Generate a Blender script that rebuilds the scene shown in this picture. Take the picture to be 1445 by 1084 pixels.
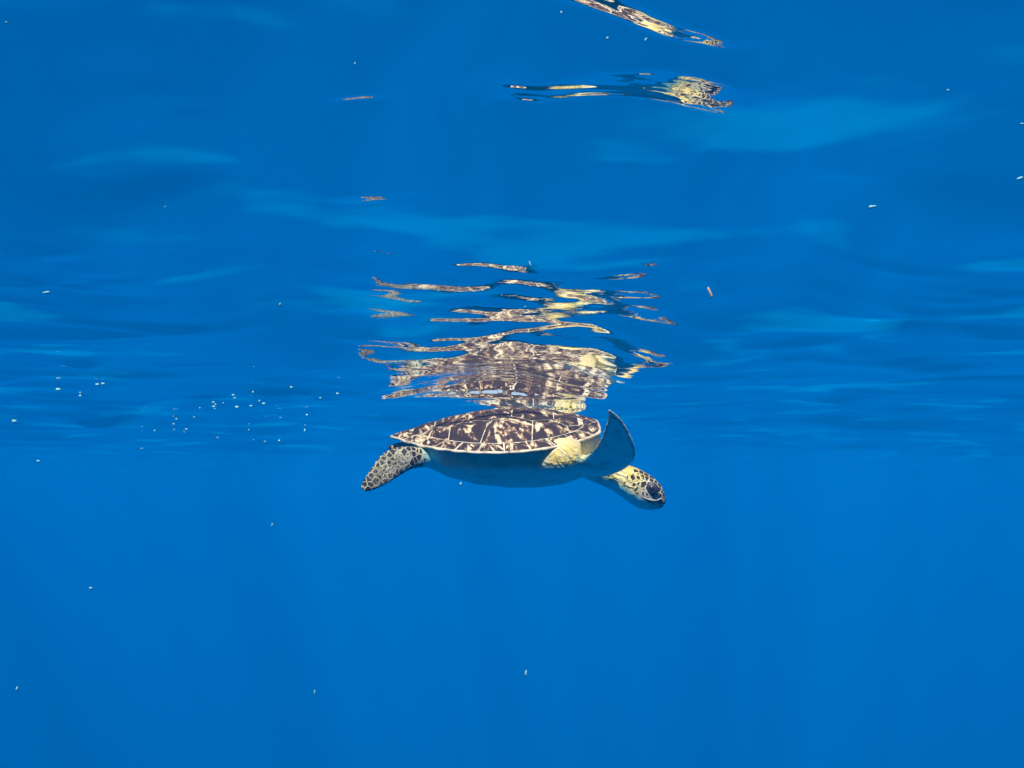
import bpy, bmesh, math, random
import numpy as np
from mathutils import Vector, Matrix

scene = bpy.context.scene
for o in list(bpy.data.objects):
    bpy.data.objects.remove(o, do_unlink=True)
COL = scene.collection
R = math.radians

# ------------------------------------------------------------------ camera
CAM_Z = -0.298
FPX = 1156.0
PITCH = math.atan(158 / FPX)
cam_d = bpy.data.cameras.new('camera')
cam_d.sensor_width = 36.0
cam_d.lens = 36.0 * FPX / 1445.0
cam_d.clip_start = 0.02
cam_d.clip_end = 2000.0
cam = bpy.data.objects.new('camera', cam_d)
COL.objects.link(cam)
cam.location = (0, 0, CAM_Z)
cam.rotation_euler = (math.pi / 2 + PITCH, 0, 0)
scene.camera = cam

# ------------------------------------------------------------------ sky, sun, exposure
SUN_EL, SUN_AZ = R(58), R(190)          # azimuth from +Y, clockwise
world = bpy.data.worlds.new('World')
scene.world = world
world.use_nodes = True
wn = world.node_tree.nodes
bg = wn['Background']
sky = wn.new('ShaderNodeTexSky')
sky.sky_type = 'NISHITA'
sky.sun_disc = False
sky.sun_elevation = SUN_EL
sky.sun_rotation = SUN_AZ
world.node_tree.links.new(sky.outputs[0], bg.inputs[0])
bg.inputs[1].default_value = 0.10
sun_d = bpy.data.lights.new('sun', 'SUN')
sun_d.energy = 5.0
sun_d.angle = R(0.6)
sun_d.color = (1.0, 0.95, 0.87)
sun = bpy.data.objects.new('sun', sun_d)
COL.objects.link(sun)
sdir = Vector((math.sin(SUN_AZ) * math.cos(SUN_EL), math.cos(SUN_AZ) * math.cos(SUN_EL), math.sin(SUN_EL)))
sun.rotation_euler = (-sdir).to_track_quat('-Z', 'Y').to_euler()
sun.location = sdir * 30

scene.view_settings.view_transform = 'Standard'
scene.view_settings.look = 'None'
scene.view_settings.gamma = 1.0
scene.view_settings.exposure = 0.65
scene.view_settings.use_curve_mapping = False
cy = scene.cycles
cy.max_bounces = 10
cy.diffuse_bounces = 2
cy.glossy_bounces = 6
cy.transmission_bounces = 6
cy.transparent_max_bounces = 12
cy.volume_bounces = 1
cy.use_denoising = True
cy.caustics_reflective = False
cy.caustics_refractive = False


# ------------------------------------------------------------------ helpers
def P(px, py, Y):
    """the place in the world that stands at picture position (px, py), Y metres behind the turtle's middle plane"""
    u, v = (px - 722.5) / FPX, (542 - py) / FPX
    c, s = math.cos(PITCH), math.sin(PITCH)
    d = Vector((u, c - v * s, s + v * c))
    k = (2.6 + Y) / d.y
    return Vector((0, 0, CAM_Z)) + d * k


def obj(name, mesh, mat=None, parent=None, **props):
    o = bpy.data.objects.new(name, mesh)
    COL.objects.link(o)
    if mat and not mesh.materials:
        mesh.materials.append(mat)
    if parent:
        o.parent = parent
    for k, v in props.items():
        o[k] = v
    return o


def smooth(me):
    me.polygons.foreach_set('use_smooth', [True] * len(me.polygons))


def new_mat(name):
    m = bpy.data.materials.new(name)
    m.use_nodes = True
    nt = m.node_tree
    nt.nodes.clear()
    out = nt.nodes.new('ShaderNodeOutputMaterial')
    return m, nt, out


def node(nt, typ, **kw):
    n = nt.nodes.new(typ)
    for k, v in kw.items():
        if hasattr(n, k):
            setattr(n, k, v)
        else:
            n.inputs[k.replace('_', ' ')].default_value = v
    return n


def ramp(nt, fac, stops, interp='LINEAR'):
    n = nt.nodes.new('ShaderNodeValToRGB')
    n.color_ramp.interpolation = interp
    el = n.color_ramp.elements
    while len(el) < len(stops):
        el.new(0.5)
    for e, (p, c) in zip(el, stops):
        e.position = p
        e.color = (*c, 1) if len(c) == 3 else c
    nt.links.new(fac, n.inputs[0])
    return n.outputs[0]


def math_n(nt, op, a, b=None, clamp=False):
    n = nt.nodes.new('ShaderNodeMath')
    n.operation = op
    n.use_clamp = clamp
    for i, x in enumerate((a, b)):
        if x is None:
            continue
        if isinstance(x, (int, float)):
            n.inputs[i].default_value = x
        else:
            nt.links.new(x, n.inputs[i])
    return n.outputs[0]


def mix_c(nt, fac, a, b):
    n = nt.nodes.new('ShaderNodeMix')
    n.data_type = 'RGBA'
    for sock, x in ((n.inputs[0], fac), (n.inputs[6], a), (n.inputs[7], b)):
        if isinstance(x, (int, float)):
            sock.default_value = x
        elif isinstance(x, tuple):
            sock.default_value = (*x, 1)
        else:
            nt.links.new(x, sock)
    return n.outputs[2]


# ------------------------------------------------------------------ materials
def mat_water_surface():
    # underside of the sea: mirror beyond the critical angle, clear where one looks up steeply (Fresnel)
    m, nt, out = new_mat('water_surface')
    tc = node(nt, 'ShaderNodeTexCoord')
    mp = node(nt, 'ShaderNodeMapping')
    mp.inputs['Scale'].default_value = (10, 16, 1)
    nt.links.new(tc.outputs['Object'], mp.inputs[0])
    nz = node(nt, 'ShaderNodeTexNoise', Scale=1.0, Detail=4.0, Roughness=0.55)
    nt.links.new(mp.outputs[0], nz.inputs['Vector'])
    ln = node(nt, 'ShaderNodeVectorMath', operation='LENGTH')
    nt.links.new(tc.outputs['Object'], ln.inputs[0])
    far_off = ramp(nt, math_n(nt, 'DIVIDE', ln.outputs['Value'], 10.0), [(0.06, (0.15, 0.15, 0.15)), (0.11, (1, 1, 1)), (0.26, (1, 1, 1)), (0.75, (0.08, 0.08, 0.08))])
    bp = node(nt, 'ShaderNodeBump', Distance=0.0009)
    nt.links.new(far_off, bp.inputs['Strength'])
    nt.links.new(nz.outputs[0], bp.inputs['Height'])
    fr = node(nt, 'ShaderNodeFresnel', IOR=1.333)
    nt.links.new(bp.outputs[0], fr.inputs['Normal'])
    # uneven transparent colour, added to split the sun into faint light shafts
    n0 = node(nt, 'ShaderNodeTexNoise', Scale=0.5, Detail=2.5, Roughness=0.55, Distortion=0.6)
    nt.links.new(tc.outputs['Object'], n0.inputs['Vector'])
    shaft_tint = ramp(nt, n0.outputs[0], [(0.36, (0.45, 0.45, 0.45)), (0.60, (1, 1, 1))])
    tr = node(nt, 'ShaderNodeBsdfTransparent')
    nt.links.new(shaft_tint, tr.inputs['Color'])
    gl = node(nt, 'ShaderNodeBsdfGlossy', Roughness=0.0)
    gl.inputs['Color'].default_value = (1, 1, 1, 1)
    nt.links.new(bp.outputs[0], gl.inputs['Normal'])
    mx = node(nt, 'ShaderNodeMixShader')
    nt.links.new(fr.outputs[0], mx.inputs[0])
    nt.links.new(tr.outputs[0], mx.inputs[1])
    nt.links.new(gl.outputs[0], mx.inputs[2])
    # painted light patches: cyan translucent noise standing in for bright ripple reflections
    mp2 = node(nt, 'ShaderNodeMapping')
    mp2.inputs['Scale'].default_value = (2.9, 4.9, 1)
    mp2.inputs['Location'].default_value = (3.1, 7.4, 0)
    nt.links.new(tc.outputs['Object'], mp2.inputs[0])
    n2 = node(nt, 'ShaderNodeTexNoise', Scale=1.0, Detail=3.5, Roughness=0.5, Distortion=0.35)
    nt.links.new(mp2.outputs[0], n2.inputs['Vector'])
    light_patch = ramp(nt, n2.outputs[0], [(0.55, (0, 0, 0)), (0.66, (0.5, 0.5, 0.5)), (0.80, (1, 1, 1))], 'EASE')
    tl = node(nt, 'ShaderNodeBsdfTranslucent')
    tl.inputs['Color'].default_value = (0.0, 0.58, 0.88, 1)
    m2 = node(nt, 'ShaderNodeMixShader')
    nt.links.new(math_n(nt, 'MULTIPLY', light_patch, 0.105), m2.inputs[0])
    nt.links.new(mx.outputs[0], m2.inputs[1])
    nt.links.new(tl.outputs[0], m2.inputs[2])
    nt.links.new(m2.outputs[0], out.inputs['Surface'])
    return m


def mat_haze():
    m, nt, out = new_mat('sea_water_volume')
    v = node(nt, 'ShaderNodeVolumePrincipled')
    v.inputs['Color'].default_value = (0.0, 0.250, 0.735, 1)
    v.inputs['Density'].default_value = 0.05
    v.inputs['Anisotropy'].default_value = -0.18
    v.inputs['Absorption Color'].default_value = (0, 0, 0, 1)
    nt.links.new(v.outputs[0], out.inputs['Volume'])
    return m


def mat_scute():
    m, nt, out = new_mat('shell_scute')
    at = node(nt, 'ShaderNodeAttribute', attribute_name='streak')
    oi = node(nt, 'ShaderNodeObjectInfo')
    off = math_n(nt, 'MULTIPLY', oi.outputs['Random'], 37.0)
    vm = node(nt, 'ShaderNodeVectorMath', operation='MULTIPLY')
    vm.inputs[1].default_value = (3.8, 3.8, 1.0)
    nt.links.new(at.outputs['Vector'], vm.inputs[0])
    va = node(nt, 'ShaderNodeVectorMath', operation='ADD')
    nt.links.new(vm.outputs[0], va.inputs[0])
    nt.links.new(off, va.inputs[1])
    n1 = node(nt, 'ShaderNodeTexNoise', Scale=1.25, Detail=4.0, Roughness=0.62, Distortion=0.5)
    nt.links.new(va.outputs[0], n1.inputs['Vector'])
    tc = node(nt, 'ShaderNodeTexCoord')
    mp = node(nt, 'ShaderNodeMapping')
    mp.inputs['Scale'].default_value = (22, 15, 20)
    nt.links.new(tc.outputs['Object'], mp.inputs[0])
    n2 = node(nt, 'ShaderNodeTexNoise', Scale=1.0, Detail=4.0, Roughness=0.6, Distortion=0.9)
    nt.links.new(mp.outputs[0], n2.inputs['Vector'])
    mp2 = node(nt, 'ShaderNodeMapping')
    mp2.inputs['Scale'].default_value = (75, 42, 60)
    nt.links.new(tc.outputs['Object'], mp2.inputs[0])
    n3 = node(nt, 'ShaderNodeTexNoise', Scale=1.0, Detail=3.0, Roughness=0.65)
    nt.links.new(mp2.outputs[0], n3.inputs['Vector'])
    a = math_n(nt, 'MULTIPLY', n1.outputs[0], 0.44)
    b = math_n(nt, 'MULTIPLY', n2.outputs[0], 0.40)
    c = math_n(nt, 'MULTIPLY', n3.outputs[0], 0.16)
    f = math_n(nt, 'ADD', math_n(nt, 'ADD', a, b), c)
    col = ramp(nt, f, [(0.0, (0.024, 0.017, 0.018)), (0.48, (0.036, 0.024, 0.022)), (0.520, (0.075, 0.044, 0.035)),
                       (0.538, (0.24, 0.135, 0.075)), (0.553, (0.46, 0.37, 0.22)), (0.60, (0.66, 0.61, 0.42)), (1.0, (0.70, 0.66, 0.48))])
    bs = node(nt, 'ShaderNodeBsdfPrincipled', Roughness=0.5)
    bs.inputs['IOR'].default_value = 1.2
    nt.links.new(col, bs.inputs['Base Color'])
    bp = node(nt, 'ShaderNodeBump', Strength=0.25, Distance=0.003)
    nt.links.new(n3.outputs[0], bp.inputs['Height'])
    nt.links.new(bp.outputs[0], bs.inputs['Normal'])
    nt.links.new(bs.outputs[0], out.inputs[0])
    return m


def mat_seam():
    m, nt, out = new_mat('shell_seam')
    nz = node(nt, 'ShaderNodeTexNoise', Scale=45.0, Detail=3.0)
    tc = node(nt, 'ShaderNodeTexCoord')
    nt.links.new(tc.outputs['Object'], nz.inputs['Vector'])
    col = ramp(nt, nz.outputs[0], [(0.30, (0.20, 0.15, 0.10)), (0.40, (0.46, 0.40, 0.28)), (0.55, (0.60, 0.55, 0.41)), (0.8, (0.66, 0.62, 0.48))])
    bs = node(nt, 'ShaderNodeBsdfPrincipled', Roughness=0.6)
    bs.inputs['IOR'].default_value = 1.2
    nt.links.new(col, bs.inputs['Base Color'])
    nt.links.new(bs.outputs[0], out.inputs[0])
    return m


def mat_skin():
    # pigment: attribute 'tint' R = how much dark scale there is, G = yellow skin, B = scale size
    m, nt, out = new_mat('turtle_skin')
    at = node(nt, 'ShaderNodeAttribute', attribute_name='tint')
    sp = node(nt, 'ShaderNodeSeparateColor')
    nt.links.new(at.outputs['Color'], sp.inputs[0])
    pig, yel, siz = sp.outputs
    tc = node(nt, 'ShaderNodeTexCoord')
    nd = node(nt, 'ShaderNodeTexNoise', Scale=38.0, Detail=2.0)
    nt.links.new(tc.outputs['Object'], nd.inputs['Vector'])
    ds = node(nt, 'ShaderNodeVectorMath', operation='SCALE')
    ds.inputs['Scale'].default_value = 0.012
    nt.links.new(nd.outputs['Color'], ds.inputs[0])
    ad = node(nt, 'ShaderNodeVectorMath', operation='ADD')
    nt.links.new(tc.outputs['Object'], ad.inputs[0])
    nt.links.new(ds.outputs[0], ad.inputs[1])
    masks = []
    for sc in (58.0, 105.0):
        vo = node(nt, 'ShaderNodeTexVoronoi', feature='DISTANCE_TO_EDGE', Scale=sc, Randomness=0.85)
        nt.links.new(ad.outputs[0], vo.inputs['Vector'])
        th = math_n(nt, 'SUBTRACT', 0.30, math_n(nt, 'MULTIPLY', pig, 0.265))
        masks.append(math_n(nt, 'MULTIPLY', math_n(nt, 'SUBTRACT', vo.outputs['Distance'], th), 16.0, clamp=True))
    mk = mix_c(nt, siz, masks[0], masks[1])
    full = math_n(nt, 'MULTIPLY', math_n(nt, 'SUBTRACT', pig, 0.12), 9.0, clamp=True)
    mk2 = math_n(nt, 'MULTIPLY', mk, full, clamp=True)
    nz = node(nt, 'ShaderNodeTexNoise', Scale=26.0, Detail=4.0, Roughness=0.6)
    nt.links.new(tc.outputs['Object'], nz.inputs['Vector'])
    cream = ramp(nt, nz.outputs[0], [(0.3, (0.42, 0.41, 0.28)), (0.55, (0.57, 0.56, 0.40)), (0.8, (0.64, 0.64, 0.52))])
    yelc = ramp(nt, nz.outputs[0], [(0.3, (0.56, 0.40, 0.09)), (0.5, (0.68, 0.54, 0.14)), (0.75, (0.70, 0.64, 0.34))])
    ventral = ramp(nt, nz.outputs[0], [(0.30, (0.20, 0.66, 0.54)), (0.46, (0.26, 0.84, 0.70)), (0.7, (0.34, 0.90, 0.78))])  # pale belly skin with the teal of the water light mixed in
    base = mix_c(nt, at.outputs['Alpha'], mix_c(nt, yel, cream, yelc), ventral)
    dark = ramp(nt, nz.outputs[0], [(0.3, (0.018, 0.014, 0.012)), (0.7, (0.06, 0.042, 0.032))])
    col = mix_c(nt, mk2, base, dark)
    bs = node(nt, 'ShaderNodeBsdfPrincipled', Roughness=0.5)
    bs.inputs['IOR'].default_value = 1.2
    nt.links.new(col, bs.inputs['Base Color'])
    nw = node(nt, 'ShaderNodeTexNoise', Scale=70.0, Detail=3.0)
    nt.links.new(tc.outputs['Object'], nw.inputs['Vector'])
    wv = node(nt, 'ShaderNodeTexWave', Scale=24.0, Distortion=9.0, Detail=3.0)
    wv.inputs['Detail Scale'].default_value = 1.6
    wv.bands_direction = 'DIAGONAL'
    nt.links.new(tc.outputs['Object'], wv.inputs['Vector'])
    fold = math_n(nt, 'MULTIPLY', math_n(nt, 'MULTIPLY', wv.outputs[0], yel), 2.2)
    hh = math_n(nt, 'ADD', math_n(nt, 'ADD', math_n(nt, 'MULTIPLY', mk2, 0.6), nw.outputs[0]), fold)
    bp = node(nt, 'ShaderNodeBump', Strength=0.5, Distance=0.003)
    nt.links.new(hh, bp.inputs['Height'])
    nt.links.new(bp.outputs[0], bs.inputs['Normal'])
    nt.links.new(bs.outputs[0], out.inputs[0])
    return m


def mat_plain(name, color, rough=0.4, var=0.15, scale=60.0):
    m, nt, out = new_mat(name)
    tc = node(nt, 'ShaderNodeTexCoord')
    nz = node(nt, 'ShaderNodeTexNoise', Scale=scale, Detail=3.0)
    nt.links.new(tc.outputs['Object'], nz.inputs['Vector'])
    lo = tuple(c * (1 - var) for c in color)
    hi = tuple(min(0.95, c * (1 + var)) for c in color)
    col = ramp(nt, nz.outputs[0], [(0.3, lo), (0.7, hi)])
    bs = node(nt, 'ShaderNodeBsdfPrincipled', Roughness=rough)
    nt.links.new(col, bs.inputs['Base Color'])
    nt.links.new(bs.outputs[0], out.inputs[0])
    return m


M_SURF, M_HAZE, M_SCUTE, M_SEAM, M_SKIN = mat_water_surface(), mat_haze(), mat_scute(), mat_seam(), mat_skin()
M_EYE = mat_plain('eye_dark', (0.012, 0.011, 0.012), 0.3)
M_LID = mat_plain('eyelid', (0.022, 0.018, 0.016), 0.5)
M_BEAK = mat_plain('beak_horn', (0.60, 0.55, 0.42), 0.35)
M_FLAKE = mat_plain('pale_flake', (0.26, 0.66, 0.70), 0.5)
M_FLAKE_PINK = mat_plain('pinkish_flake', (0.62, 0.42, 0.36), 0.5)

# ------------------------------------------------------------------ the sea surface
SEA_Z = 0.007
rng = np.random.default_rng(11)
WAVES = []
for i in range(46):
    lam = 0.16 * (2.2 / 0.16) ** rng.random()
    ang = math.pi / 2 + rng.normal(0, 0.55)
    slope = 0.0095 * (lam / 0.5) ** 0.15
    WAVES.append((2 * math.pi / lam * math.cos(ang), 2 * math.pi / lam * math.sin(ang), rng.uniform(0, 2 * math.pi), slope * lam / (2 * math.pi), lam))


# single wrinkles: lone short ripples scattered over the rest of the surface (x, y, height, half lengths, skew)
WRINKLES = []
for i in range(240):
    d = 0.85 * (6.0 / 0.85) ** rng.random()
    x = rng.uniform(-0.70, 0.70) * d
    if abs(x + 0.02) < 0.50 and d < 2.7:
        continue
    sy = 0.016 * d ** 1.35 * rng.uniform(0.6, 1.7)
    sx = 0.055 * d * rng.uniform(0.6, 2.2)
    a = -sy * rng.uniform(0.10, 0.32) * (1 if rng.random() < 0.8 else -1) * min(1, 2.2 / d)
    WRINKLES.append((x, d, a, sx, sy, rng.normal(0, 0.25)))

# Ripples over the turtle. Their relief is fitted: along each ripple line below the water tilts so that it mirrors the
# turtle, between the lines it tilts away and mirrors the deep. The result is one smooth height field a few cm high.
def seen(px, py):
    u, v = (px - 722.5) / FPX, (542 - py) / FPX
    c, s = math.cos(PITCH), math.sin(PITCH)
    d = np.stack([u + 0 * v, c - v * s + 0 * u, s + v * c + 0 * u], -1)
    return d / np.linalg.norm(d, axis=-1, keepdims=True)


def line_dist(pts, px, py):
    best = np.full(px.shape, 1e9)
    for (x0, y0), (x1, y1) in zip(pts[:-1], pts[1:]):
        dx, dy = x1 - x0, y1 - y0
        t = np.clip(((px - x0) * dx + (py - y0) * dy) / (dx * dx + dy * dy + 1e-9), 0, 1)
        best = np.minimum(best, np.hypot(px - x0 - t * dx, py - y0 - t * dy))
    return best


def in_poly(pts, px, py):
    r = np.zeros(px.shape, bool)
    for i in range(len(pts)):
        (x0, y0), (x1, y1) = pts[i], pts[(i + 1) % len(pts)]
        r ^= ((y0 > py) != (y1 > py)) & (px < (x1 - x0) * (py - y0) / (y1 - y0 + 1e-12) + x0)
    return r


def zoomed(x0, y0, k):
    return lambda pts: [(x0 + k * a, y0 + k * b) for a, b in pts]


_m, _n, _t = zoomed(440, 340, 0.3737), zoomed(690, 80, 0.2837), zoomed(780, 0, 0.2076)
FAR_LINES = [
    (_m([(420, 420), (560, 405), (640, 375), (720, 357)]), 4), (_m([(470, 375), (600, 376), (700, 360)]), 2.5),
    (_m([(1080, 350), (1150, 375), (1200, 415), (1300, 450)]), 8),
    (_m([(500, 257), (620, 262), (760, 275), (880, 285), (1000, 280), (1100, 255)]), 6), (_m([(860, 270), (950, 250), (1050, 245)]), 4),
    (_m([(480, 298), (800, 300), (960, 310), (1060, 325)]), 3), (_m([(810, 342), (970, 322)]), 3.5),
    (_m([(1100, 250), (1220, 270), (1340, 302)]), 9), (_m([(1200, 210), (1290, 205)]), 5),
    (_m([(690, 110), (760, 128), (860, 150), (960, 180), (1080, 225), (1180, 260)]), 9), (_m([(880, 150), (1000, 150), (1240, 130)]), 4),
    (_m([(420, 165), (560, 180), (680, 172), (780, 140)]), 4.5), (_m([(490, 102), (560, 92), (610, 88)]), 3), (_m([(1000, 180), (1200, 200)]), 5),
    (_m([(190, 198), (275, 190)]), 2.5), (_m([(360, 115), (520, 122)]), 3), (_m([(170, 380), (320, 398)]), 4), (_m([(360, 233), (410, 238)]), 3),
    (_m([(140, 505), (230, 490), (330, 468)]), 5)]
SHEET = _m([(170, 600), (210, 565), (300, 555), (400, 515), (500, 480), (545, 437), (620, 440), (700, 455), (780, 466), (900, 468), (1000, 450), (1100, 430),
            (1190, 445), (1200, 500), (1170, 560), (1195, 640), (170, 680)])
NEAR_FIELD = _n([(60, 215), (110, 140), (560, 90), (730, 65), (900, 70), (1030, 95), (1180, 125), (1330, 170), (1310, 270), (1150, 305), (960, 260), (880, 240),
                 (700, 215), (500, 215), (300, 240), (180, 245)])
NEAR_LINES = [
    (_n([(115, 145), (250, 155), (400, 142), (700, 150)]), 3.0), (_n([(330, 205), (450, 190), (700, 195), (900, 228)]), 3.4),
    (_n([(75, 213), (130, 190), (190, 183), (260, 195), (310, 212), (270, 235), (180, 236), (75, 213)]), 3.0),
    (_n([(570, 95), (740, 97), (900, 80)]), 4), (_n([(620, 105), (800, 165), (910, 207)]), 4.5), (_n([(830, 130), (900, 105), (980, 130)]), 9),
    (_n([(1040, 105), (1150, 140), (1310, 180)]), 4), (_n([(1110, 170), (1270, 265)]), 3.5), (_n([(1000, 165), (1220, 240)]), 3),
    (_n([(1090, 248), (1270, 268)]), 2.5), (_n([(970, 235), (1130, 290)]), 3)]
TOP_FIELD = _t([(120, -40), (450, -60), (700, 80), (860, 180), (1020, 205), (1200, 255), (1320, 285), (1250, 332), (1050, 322), (870, 290), (600, 190), (400, 100), (150, 25)])
TOP_LINES = [
    (_t([(100, -10), (450, 112), (800, 258), (980, 275)]), 4.5), (_t([(150, -40), (300, 10), (470, 90)]), 5), (_t([(300, -40), (620, 92), (860, 182), (940, 210)]), 5.5),
    (_t([(1010, 222), (1120, 245)]), 6), (_t([(1060, 315), (1150, 315), (1260, 310)]), 5)]
MIRROR_Y = 2.45


def wanted_tilt(px, py, height):
    D = seen(px, py)
    hh = np.zeros(px.shape)
    for it in range(10):
        S = np.array([0, 0, CAM_Z]) + D * ((SEA_Z + hh - CAM_Z) / D[..., 2])[..., None]
        if height is None:
            break
        hh = 0.5 * hh + 0.5 * height(S[..., 0], S[..., 1])
    x, d = S[..., 0], S[..., 1]
    tx, tz = px.copy(), np.full(px.shape, 600.0)
    on = np.zeros(px.shape, bool)
    sheet = in_poly(SHEET, px, py)
    tx[sheet] = np.interp(px[sheet], [500, 560, 700, 900], [556, 592, 700, 842])
    tz[sheet] = np.interp(py[sheet], [495, 520, 545, 565], [616, 606, 594, 580])
    on |= sheet
    for pts, hw in FAR_LINES:
        q = line_dist(pts, px, py) < hw
        tz[q] = 602
        on |= q
    for field, lines, xm, z0, far_x, z1 in (
            (NEAR_FIELD, NEAR_LINES, ([700, 850, 930, 960, 1065], [590, 745, 795, 830, 925]), 662, 900, 640),
            (TOP_FIELD, TOP_LINES, ([800, 980, 1000, 1050], [690, 815, 845, 930]), 662, 985, 676)):
        q = in_poly(field, px, py)
        tx[q] = np.interp(px[q], *xm)
        tz[q] = z0
        on |= q
        for pts, hw in lines:
            q = line_dist(pts, px, py) < hw * 1.3
            tx[q] = np.interp(px[q], *xm)
            tz[q] = np.where(px[q] > far_x, z1, 606)
            on |= q
    q = line_dist([(472, 141), (538, 137)], px, py) < 4
    tx[q], tz[q] = 550, 662
    on |= q
    q = line_dist([(485, 285), (540, 279), (598, 273)], px, py) < 3
    tz[q] = 612
    on |= q
    TD = seen(tx, tz)
    T = np.array([0, 0, CAM_Z]) + TD * (MIRROR_Y / TD[..., 1:2])
    out = T - S
    out /= np.linalg.norm(out, axis=-1, keepdims=True)
    nrm = out - D
    nrm = nrm / nrm[..., 2:3]
    elev = np.arcsin(D[..., 2])
    aside = (px < 590) | (px > 850)
    need = np.arctan(np.where(aside, 0.46, 0.33) / np.maximum(MIRROR_Y - d, 0.15))
    far = py > 520
    fade = np.clip((545 - py) / 70, 0, 1)
    tilt_x = np.where(on, np.clip(-nrm[..., 0], -0.2, 0.2), 0.0)
    tilt_y = np.where(on, -nrm[..., 1], np.where((elev > need) | far, 0.0, -(need - elev) / 2 * fade))
    tilt_y = np.where(sheet & (py > 500), 0.0, tilt_y)
    w = np.where(far, 0.3, np.where(on, 1.6, np.where(aside, 0.7, 0.35)))
    wx = np.where(sheet, 1.3, np.where(on, 0.5, 0.35))
    return x, d, tilt_x, tilt_y, w, wx


def spline_w(f):
    B = np.stack([(1 - f) ** 3 / 6, (3 * f ** 3 - 6 * f ** 2 + 4) / 6, (-3 * f ** 3 + 3 * f ** 2 + 3 * f + 1) / 6, f ** 3 / 6], -1)
    Dv = np.stack([-(1 - f) ** 2 / 2, (3 * f ** 2 - 4 * f) / 2, (-3 * f ** 2 + 2 * f + 1) / 2, f ** 2 / 2], -1)
    return B, Dv


def spline_basis(grid, x, d):
    x0, x1, dx, d0, d1, dd = grid
    nxx, nd = int((x1 - x0) / dx) + 4, int((d1 - d0) / dd) + 4
    i = np.floor((x - x0) / dx).astype(int)
    j = np.floor((d - d0) / dd).astype(int)
    ok = (i >= 0) & (j >= 0) & (i < nxx - 3) & (j < nd - 3)
    i, j = i[ok], j[ok]
    Bx, Dx = spline_w((x[ok] - x0) / dx - i)
    By, Dy = spline_w((d[ok] - d0) / dd - j)
    idx = ((j[:, None] + np.arange(4))[:, :, None] * nxx + (i[:, None] + np.arange(4))[:, None, :]).reshape(-1, 16)
    f = (By[:, :, None] * Bx[:, None, :]).reshape(-1, 16)
    gx = (By[:, :, None] * Dx[:, None, :]).reshape(-1, 16) / dx
    gy = (Dy[:, :, None] * Bx[:, None, :]).reshape(-1, 16) / dd
    return ok, idx, f, gx, gy, nxx, nd


def fit(grid, x, d, tx, ty, w, wx, lam, pin):
    ok, idx, f, gx, gy, nxx, nd = spline_basis(grid, x, d)
    dx, dd = grid[2], grid[5]
    N = nxx * nd
    A, b = np.zeros(N * N), np.zeros(N)
    for g, t, ww in ((gx, tx[ok], wx[ok]), (gy, ty[ok], w[ok])):
        for k in range(16):
            b += np.bincount(idx[:, k], ww * g[:, k] * t, N)
            for l in range(16):
                np.add.at(A, idx[:, k] * N + idx[:, l], ww * g[:, k] * g[:, l])
    A = A.reshape(N, N)
    ids = np.arange(N).reshape(nd, nxx)
    for trip, wt in (((ids[:, :-2], ids[:, 1:-1], ids[:, 2:]), lam / dx ** 2 * 8), ((ids[:-2], ids[1:-1], ids[2:]), lam / dd ** 2)):
        for p, cp in zip(trip, (1, -2, 1)):
            for q, cq in zip(trip, (1, -2, 1)):
                np.add.at(A, (p.ravel(), q.ravel()), wt * cp * cq)
    diag = np.full((nd, nxx), lam * 0.06 / dd ** 2)
    if pin:
        for edge_rows in (diag[:2], diag[-2:], diag[:, :2], diag[:, -2:]):
            edge_rows += lam * 50 / dd ** 2
    A[np.arange(N), np.arange(N)] += diag.ravel()
    return np.linalg.solve(A, b)


def spline_eval(grid, c, x, d, which):
    ok, idx, f, gx, gy, _, _ = spline_basis(grid, x.ravel(), d.ravel())
    out = np.zeros(x.size)
    out[ok] = (c[idx] * (f, gx, gy)[which]).sum(1)
    return out.reshape(x.shape)


GRID_A = (-0.72, 0.72, 0.036, 0.42, 2.56, 0.02)
GRID_B = (-0.20, 0.34, 0.016, 0.43, 0.88, 0.0065)


def soft_edge(x, d):
    e = np.clip((0.87 - d) / 0.14, 0, 1) * np.clip((d - 0.44) / 0.03, 0, 1) * np.clip((x + 0.19) / 0.05, 0, 1) * np.clip((0.33 - x) / 0.05, 0, 1)
    return e * e * (3 - 2 * e)


def wide_edge(x, d):
    e = np.clip((2.57 - d) / 0.20, 0, 1) * np.clip((d - 0.42) / 0.04, 0, 1) * np.clip((0.71 - np.abs(x)) / 0.32, 0, 1)
    return e * e * (3 - 2 * e)


def fit_relief():
    px, py = np.meshgrid(np.arange(300, 1330, 4.0), np.arange(-40, 566, 2.0))
    use = ((px > 420) & (px < 1120)) | (py < 240)
    px, py = px[use], py[use]
    height = None
    for turn in range(3):
        x, d, tx, ty, w, wx = wanted_tilt(px, py, height)
        ca = fit(GRID_A, x, d, tx, ty, w, wx, 0.003, True)
        rx = tx - spline_eval(GRID_A, ca, x, d, 1)
        ry = ty - spline_eval(GRID_A, ca, x, d, 2)
        n = d < 0.95
        cb = fit(GRID_B, x[n], d[n], rx[n], ry[n], w[n], wx[n], 0.00005, False)
        height = lambda X, Yv, ca=ca, cb=cb: wide_edge(X, Yv) * spline_eval(GRID_A, ca, X, Yv, 0) + soft_edge(X, Yv) * spline_eval(GRID_B, cb, X, Yv, 0)
    return height


relief_height = fit_relief()



RIPPLETS = []
for i in range(14):
    lam = rng.uniform(0.06, 0.26)
    ang = math.pi / 2 + rng.normal(0, 0.75)
    RIPPLETS.append((2 * math.pi / lam * math.cos(ang), 2 * math.pi / lam * math.sin(ang), rng.uniform(0, 6.28), 0.0125 * lam / 6.28))


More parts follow.
